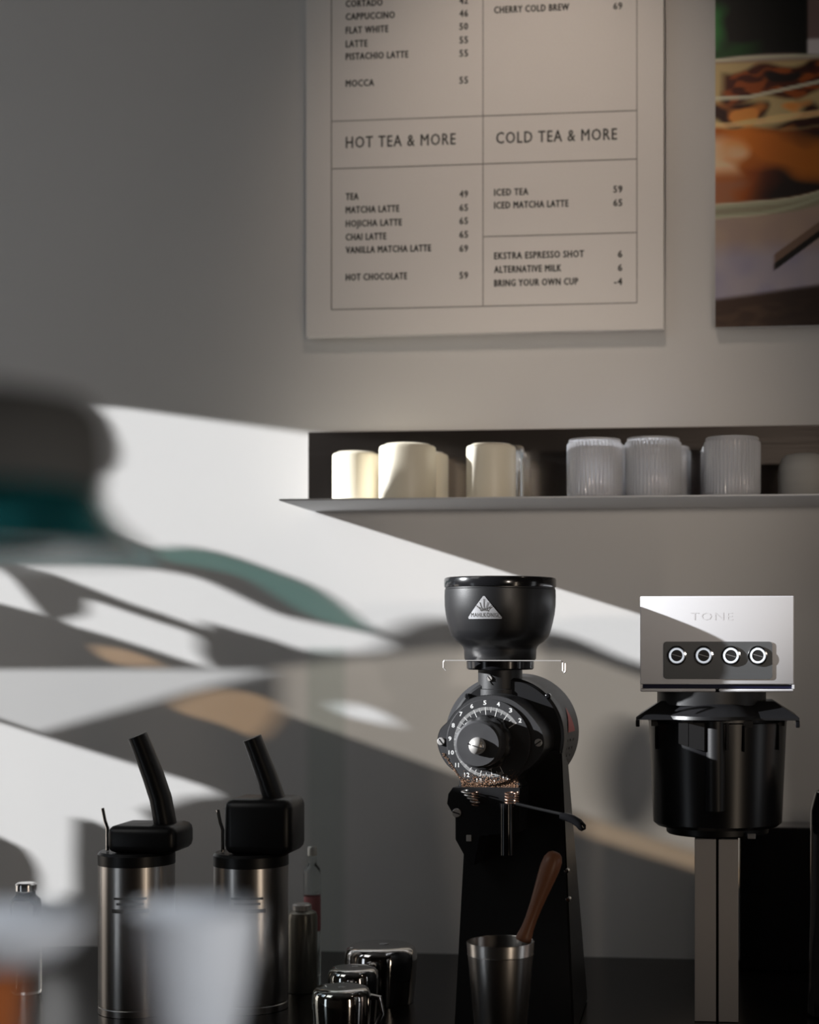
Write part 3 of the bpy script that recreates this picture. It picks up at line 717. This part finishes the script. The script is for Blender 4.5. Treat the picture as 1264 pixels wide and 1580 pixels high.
# neck, lid, basket
na = TL(1012, 1084, .02); nb = TL(1184, 1067.5, .02)
b = NB(); lathe(b, [(0, na[1]-.004), ((nb[0]-na[0])/2, na[1]-.004), ((nb[0]-na[0])/2, nb[1]), (0, nb[1])], 64, Matrix.Translation(((na[0]+nb[0])/2, .075, 0))); obj('spray_head', b, 'blackm', brew)
CY = .075                                         # basket axis behind the front
SB = sc_at(YT)                                    # scale at front of basket approx
def bz(Y, y=0.0): return TL(1107, Y, y)[1]
lidp = [(-124, 1107), (-122, 1104), (-88, 1082), (88, 1080), (122, 1104), (124, 1107), (124, 1120), (118, 1121), (117, 1112), (-117, 1112), (-118, 1121), (-124, 1121)]
b = NB(); ya, yb = -.022, .17
prof_ = [(-122.5*SB, bz(1107)), (-86*SB, bz(1083)), (86*SB, bz(1083)), (122.5*SB, bz(1107)), (122.5*SB, bz(1111)), (-122.5*SB, bz(1111))]
prism(b, prof_, -.005, .165)
for v in b.verts:
    if v.co.z > bz(1095): v.co.y = .03 if v.co.y < .05 else .14
lid = obj('basket_lid', b, 'black', brew, ang=20)
for s_ in (-1, 1):
    b = NB(); box(b, min(s_*123*SB, s_*117*SB), max(s_*123*SB, s_*117*SB), -.004, .06, bz(1122), bz(1111.2), .0008, 1); obj('lid_ear', b, 'blackg', brew, smooth=False)
# shallow dome on the lid
b = NB(); rr = 84*SB
lathe(b, [(0, 0), (rr, 0), (rr*.985, .005), (rr*.80, .017), (rr*.66, .0245), (rr*.60, .026), (0, .026)], 72, Matrix.Translation((-.004, .050, bz(1112, -.03)+.0003))); obj('lid_dome', b, 'black', brew)
RB0, RB1 = 106*SB*1.02, 98*SB*1.03
zT, zB = bz(1111.5), bz(1284)
cyb = .103
b = NB(); lathe(b, [(0, zB), (RB1-.006, zB), (RB1, zB+.005), (RB0, zT-.006), (RB0+.002, zT-.004), (RB0+.002, zT), (0, zT)], 96, Matrix.Translation((0, cyb, 0))); basket = obj('brew_basket', b, 'basketm', brew)
b = NB(); lathe(b, [(0, bz(1297)), (78*SB, bz(1297)), (80*SB, bz(1295)), (81*SB, zB), (0, zB)], 64, Matrix.Translation((0, cyb, 0))); obj('basket_foot', b, 'black', basket)
b = NB(); x_, z_ = TL(1160, 1291, .02); box(b, x_-.006, x_+.006, .026, .034, z_-.004, z_+.0035, .0006, 1); obj('latch', b, 'silver', basket, smooth=False)
# handle: upright half round bar at the front
hx0, _ = TL(1089, 1120, -.02); hx1, _ = TL(1120, 1120, -.02); hc = (hx0+hx1)/2; hr = (hx1-hx0)/2
zz0, zz1 = bz(1258, -.02), bz(1114, -.02)
b = NB(); lathe(b, [(0, zz0), (hr*.8, zz0), (hr, zz0+.004), (hr, zz1), (0, zz1)], 40, Matrix.Translation((hc, .006, 0))); obj('basket_handle', b, 'blackm', basket)
# plates beside the handle and clips
for Xa, Xb, Ya, Yb in ((1047, 1062, 1116, 1152), (1063, 1087, 1116, 1158), (1121, 1125, 1116, 1158)):
    xa, za = TL(Xa, Ya, -.01); xb, zb2 = TL(Xb, Yb, -.01); dz_ = .004 if Xb < 1100 else 0
    b = NB(); prism(b, [(xa, za), (xb, za), (xb, zb2-dz_*.3), (xa, zb2+dz_)], -.004, .02); obj('basket_rib', b, 'blackm', basket, smooth=False)
for Xc in (1062, 1155, 1206, 1010):
    xc_, zc_ = TL(Xc, 1117, -.01); yo = cyb-math.sqrt(max(0, RB0**2-xc_**2))-.003
    b = NB(); box(b, xc_-.007, xc_+.007, yo-.002, yo+.012, zc_-.006, zc_+.003); b2 = obj('clip', b, 'blackm', basket, smooth=False)
for Xc in (1148, 1203, 1010):
    xc_, _ = TL(Xc, 1117, 0.0); yo = cyb-math.sqrt(max(0, RB0**2-xc_**2))-.001
    b = NB(); box(b, xc_-.0012, xc_+.0012, yo-.002, yo+.01, bz(1160), bz(1120)); obj('thin_rib', b, 'blackg', basket, smooth=False)
# column
yq = .02
ca = TL(1072, 1300, yq); cb = TL(1139.5, 1300, yq)
zc0 = 0.0005
xs0, xs1 = TL(1105, 1300, yq)[0], TL(1109, 1300, yq)[0]
ztc = bz(1297)-.0006
for xa, xb in ((ca[0], xs0), (xs1, cb[0])):
    b = NB(); box(b, xa, xb, yq, yq+.075, zc0, ztc, .0006, 1); obj('column_panel', b, 'column', brew, smooth=False)
b = NB(); box(b, xs0, xs1, yq+.006, yq+.07, zc0, ztc); obj('column_slot', b, 'black', brew, smooth=False)

b = NB(); box(b, -.03, .03, .225, .255, .0005, TL(1107, 1050, .2)[1]); box(b, -.03, .03, .154, .255, TL(1107, 1050, .2)[1], TL(1107, 1000, .2)[1]); obj('rear_spine', b, 'column', brew, smooth=False)
# ---------------------------------------------------------------- black panel and appliance at right
x, _ = 0, 0
pa = pt(1141, 1300, -.10)
b = NB(); box(b, pa.x, pa.x+.5, -.10, -.004, ZC+.0005, pt(1150, 1276, -.10).z, .004, 2)
setp(obj('black_cabinet', b, 'blackg', smooth=False), 'low black glossy box against the wall right of the steel column', 'box')
yk2 = -.42; pc = pt(1302, 1300, yk2); sk = sc_at(yk2)
kt = empty('kettle', (pc.x, yk2, ZC), 'black rounded kettle cut off by the right edge of the picture', 'kettle')
zz = lambda Y: pt(1302, Y, yk2).z-ZC
b = NB(); lathe(b, [(0, .0006), (50*sk, .0006), (54*sk, .006), (50*sk, zz(1400)), (50*sk, zz(1300)), (49*sk, zz(1250)), (42*sk, zz(1222)), (20*sk, zz(1210)), (0, zz(1208))], 56); obj('body', b, 'blackg', kt)
b = NB(); lathe(b, [(0, 0), (9*sk, 0), (9*sk, .01), (6*sk, .016), (0, .017)], 24, Matrix.Translation((0, 0, zz(1209)))); obj('lid_knob', b, 'blackg', kt)
b = NB(); tube(b, [(-50*sk, 0, zz(1330)), (-62*sk, -.01, zz(1310)), (-64*sk, -.012, zz(1260)), (-50*sk, -.008, zz(1225))], .004, 10); 
# ---------------------------------------------------------------- shaker tin with stirring tool
ys = -.745
ps = pt(772.5, 1452, ys); ss = sc_at(ys)
zs_ = ps.z-ZC
sh = empty('mixing_tin', (ps.x, ys, ZC), 'tall tapered steel mixing tin in front of the black grinder', 'tin')
ro = 52*ss
b = NB(); rb_ = ro*.66
lathe(b, [(0, .0006), (rb_, .0006), (rb_+.001, .002), (ro-.0015, zs_-.0175), (ro-.0007, zs_-.017), (ro-.0012, zs_-.016), (ro, zs_-.001), (ro-.0004, zs_), (ro-.001, zs_-.001), (rb_-.001, .004), (0, .004)], 96)
obj('body', b, 'steel', sh)
# wooden handled tool resting in the tin
yt2 = ys+.012
tp = pt(858, 1314, yt2-.02+.03); bt = pt(807, 1452, yt2)
ax = (tp-bt); L_ = ax.length
tool = empty('wooden_handled_spoon', bt, 'steel stirring tool with turned dark wooden handle leaning in the mixing tin', 'kitchen tool')
rot = Vector((0, 0, 1)).rotation_difference(ax.normalized()).to_matrix().to_4x4()
s2 = ss
prof = [(0, 0), (10.5, 0), (11.5, .02), (10.8, .06), (9, .14), (8.4, .25), (9.2, .4), (11, .55), (13, .7), (14.2, .82), (13.4, .91), (10, .97), (5.5, .995), (0, 1)]
b = NB(); lathe(b, [(r_*s2*1.1, h_*L_) for r_, h_ in prof], 40, rot); obj('handle', b, 'wood', tool)
b = NB(); lathe(b, [(0, 0), (.0088, 0), (.0075, -.012), (.0045, -.02), (.0035, -.07), (0, -.07)][::-1], 24, rot); o = obj('ferrule', b, 'screw', tool)

# ---------------------------------------------------------------- steel jugs turned over
def jug(X, Ytop, halfw, y, label, first=True):
    p_ = pt(X, Ytop, y); s_ = sc_at(y); h = p_.z-ZC; r = halfw*s_
    e = empty('milk_jug', (p_.x, y, ZC), label, 'jug', 'chrome jugs turned over on the worktop')
    b = NB(); lathe(b, [(r*.86, .0006), (r*.9, .0006), (r*.96, h*.35), (r, h*.72), (r*.985, h*.86), (r*.93, h*.94), (r*.82, h*.985), (r*.6, h), (0, h)], 64); obj('body', b, 'chrome', e)
    b = NB(); lathe(b, [(0, 0), (r*.13, 0), (r*.13, .0006), (r*.08, .0008), (0, .0004)], 24, Matrix.Translation((0, -r*.1, h)) @ Matrix.Scale(1.0, 4)); obj('base_stamp', b, 'silver', e)
    b = NB(); tube(b, [(r*.9, .0, h*.8), (r*1.25, -.01, h*.78), (r*1.35, -.012, h*.5), (r*1.15, -.01, h*.25), (r*.9, 0, h*.2)], .0045, 10); ob = obj('handle', b, 'chrome', e)
    return e
e = jug(588, 1457, 56, -.40, 'rear chrome jug turned upside down, highest of the three by the grinder'); e.rotation_euler[2] = 2.4
e = jug(545, 1492, 40, -.53, 'middle chrome jug partly hidden between the other two'); e.rotation_euler[2] = 2.6
e = jug(527, 1522, 46, -.66, 'front chrome jug turned upside down near the lower edge'); e.rotation_euler[2] = .4

# dark box behind at (645..690,1487..)
pb_ = pt(645, 1487, -.30)
# ---------------------------------------------------------------- vacuum dispensers
def airpot(Xl, Xr, Yb, y, label, hh=.105):
    cx = (Xl+Xr)/2; p_ = pt(cx, Yb, y); s_ = sc_at(y); r = (Xr-Xl)/2*s_; zc = p_.z-ZC
    e = empty('vacuum_dispenser', (p_.x, y, ZC), label, 'dispenser', 'steel vacuum dispensers at the left end of the worktop')
    b = NB(); lathe(b, [(0, .0006), (r, .0006), (r, .010), (r*.985, .011), (r*.985, .013), (r, .014), (r, zc), (0, zc)], 72); obj('body', b, 'steel', e)
    b = NB(); lathe(b, [(0, zc+.0002), (r*1.01, zc+.0002), (r*1.01, zc+.016), (r*.95, zc+.02), (0, zc+.02)], 64); obj('collar', b, 'black', e)
    b = NB(); x0_ = -.34*r*2+r*.25; box(b, -r*.55, r*1.32, -r*.8, r*.85, zc+.0202, zc+hh, min(.014, hh*.2), 3); obj('pump_head', b, 'black', e)
    b = NB(); 
    pth = [(r*.85, 0, zc+hh-.02), (r*.66, 0, zc+.10), (r*.45, 0, zc+.135), (r*.18, -.004, zc+.178), (r*.06, -.006, zc+.196)]
    tube(b, pth, .017, 16, rads=[.021, .0205, .02, .0185, .018], flat=.8); lv = obj('pump_lever', b, 'black', e)
    b = NB(); tube(b, [(-r*.86, -.012, zc+.085), (-r*.78, -.014, zc+.066), (-r*.70, -.016, zc+.055), (-r*.70, -.016, zc+.021)], .0026, 10); obj('spout_tube', b, 'chrome', e)
    for k, (wd, dz) in enumerate(((.5, 0), (.36, .012), (.44, .02))):
        b = NB()
        for i in range(9):
            pass
        n = 10; rows = []
        for i in range(n+1):
            a = math.radians(-80)+(i/n-.5)*wd*2; rows.append([b.verts.new((r*1.003*math.cos(a), r*1.003*math.sin(a), zc*.70+dz+q)) for q in (0, .0035 if k else .006)])
        for a_, b_ in zip(rows, rows[1:]): b.faces.new((a_[0], b_[0], b_[1], a_[1]))
        obj('label_band', b, 'label', e)
    return e
a1 = airpot(152, 270, 1332, -.50, 'steel vacuum dispenser with black pump head, leftmost of the two', .062)
a2 = airpot(330, 445, 1334, -.46, 'steel vacuum dispenser with black pump head, nearer the grinder')

# ---------------------------------------------------------------- bottles
def bottle(name, X, Yt, halfw, y, body, capm, label, neck=.45, shoulder=.86, lab=None):
    p_ = pt(X, Yt, y); s_ = sc_at(y); h = p_.z-ZC; r = halfw*s_
    e = empty(name, (p_.x, y, ZC), label, 'bottle')
    b = NB(); lathe(b, [(0, .0006), (r*.96, .0006), (r, .005), (r, h*(shoulder-.08)), (r*.92, h*(shoulder-.03)), (r*neck*1.1, h*shoulder), (r*neck, h*(shoulder+.02)), (r*neck, h*.93), (0, h*.93)], 40); obj('body', b, body, e)
    b = NB(); lathe(b, [(0, h*.9302), (r*neck*1.12, h*.9302), (r*neck*1.12, h*.985), (r*neck*.9, h), (0, h)], 32); obj('cap', b, capm, e)
    if lab:
        b = NB(); lathe(b, [(r*1.004, h*.35), (r*1.004, h*.62)], 40); obj('paper_label', b, lab, e)
bottle('steel_flask', 466, 1394, 24, -.34, 'bottle', 'screw', 'dull grey metal flask beside the right dispenser', neck=.55, shoulder=.93)
bottle('syrup_bottle', 482, 1306, 13, -.22, 'glass', 'screw', 'slim clear bottle with a pink label behind the grey flask', neck=.5, lab='pink')
bottle('glass_bottle', 40, 1362, 24, -.40, 'glass', 'chrome', 'clear glass bottle with bright cap at far left', neck=.62, shoulder=.88)

# ---------------------------------------------------------------- foreground (far out of focus)
zf = 1.255
setp(obj('serving_ledge', box(NB(), -1.6, -.1, -DW+.42, -DW+.78, zf-.03, zf, .003, 2), 'dark', smooth=False), 'dark raised serving ledge just below the bottom edge, in front of the worktop', 'ledge')
setp(obj('bar_front', box(NB(), -1.6, -.1, -DW+.45, -DW+.74, 0, zf-.0305), 'dark', smooth=False), 'dark bar block carrying the serving ledge', 'bar')
yfg = -DW+.68
pc = pt(300, 1400, yfg); sF = sc_at(yfg)
e = empty('stand_in_cup', (pc.x, yfg, zf), 'made-up blurred white cup standing in for a pale reflection, right of the saucer', 'cup')  # cup added in place of a pale blurred reflection
h = pc.z-zf; R_ = 100*sF
b = NB(); lathe(b, [(0, .0005), (R_*.42, .0005), (R_*.48, h*.06), (R_*.62, h*.25), (R_*.85, h*.6), (R_*.97, h*.85), (R_, h), (R_*.97, h), (R_*.9, h*.75), (R_*.5, h*.15), (0, h*.12)], 64); obj('body', b, 'porc', e)
b = NB(); tube(b, [(R_*.95, 0, h*.85), (R_*1.3, 0, h*.85), (R_*1.35, 0, h*.6), (R_*1.1, 0, h*.4), (R_*.75, 0, h*.4)], .003, 10); obj('handle', b, 'porc', e); e.rotation_euler[2] = 2.2
yf2 = -DW+.62; pc = pt(30, 1480, yf2); s3 = sc_at(yf2)
h2 = pc.z-zf
o = obj('terracotta_cup', lathe(NB(), [(0, .0005), (34*s3, .0005), (52*s3, h2), (50*s3, h2), (33*s3, .003), (0, .003)], 48), 'terra', None, (pc.x-.012, yf2, zf)); setp(o, 'blurred terracotta cup in the bottom left corner under a white saucer', 'cup')
hs = pt(60, 1415, yf2).z-zf-h2
o = obj('saucer', lathe(NB(), [(0, 0), (90*s3, 0), (112*s3, hs*.25), (128*s3, hs*.6), (135*s3, hs), (130*s3, hs), (108*s3, hs*.35), (0, hs*.2)], 64), 'porc', None, (pc.x-.008, yf2, zf+h2+.0004)); setp(o, 'made-up blurred white saucer standing in for a pale reflection, on the terracotta cup at lower left', 'saucer')  # saucer likewise made up for the reflection beside it
# made-up blurred body standing in for the dark and teal shade at left
yl = -DW+.62; sl = sc_at(yl); pl_ = pt(-95, 770, yl)
e = empty('shade_stand_in', (pl_.x, yl, pl_.z), 'made-up grey body with a teal skirt, standing in for soft shade at the left edge', 'stand-in')
zq = lambda Y: pt(-15, Y, yl).z-pl_.z
b = NB(); lathe(b, [(0, zq(612)), (230*sl, zq(615)), (252*sl, zq(640)), (258*sl, zq(700)), (252*sl, zq(752)), (245*sl, zq(752)), (0, zq(700))], 64); obj('grey_body', b, 'shade', e)
b = NB(); lathe(b, [(248*sl, zq(755)), (252*sl, zq(770)), (285*sl, zq(815)), (330*sl, zq(848)), (330*sl, zq(856)), (230*sl, zq(850)), (180*sl, zq(850)), (180*sl, zq(755)), (248*sl, zq(755))], 64); obj('glass_skirt', b, 'tealg', e)
b = NB(); lathe(b, [(0, zq(612)), (.004, zq(612)), (.004, 3.149-pl_.z), (0, 3.149-pl_.z)], 12); obj('cord', b, 'black', e)
# clear upright at the left of the grinder
yu = -DW+1.25
ua = pt(474, 1000, yu); ub = pt(527, 1000, yu)
zpp = 1.10
b = NB(); box(b, 0, ub.x-ua.x, 0, .012, 0, ua.z-zpp, .001, 1)
o = obj('acrylic_post', b, tint_mat('clear_acrylic', (.86, .92, .90)), None, (ua.x, yu, zpp), smooth=False); setp(o, 'clear upright strip of blurred acrylic left of the grinder', 'glass guard')
b = NB(); box(b, ua.x-.03, ub.x+.03, yu-.03, yu+.05, 0, zpp-.0005, .002, 1)
setp(obj('guard_pillar', b, 'dark', smooth=False), 'dark bar pillar carrying the acrylic post, below the frame', 'pillar')
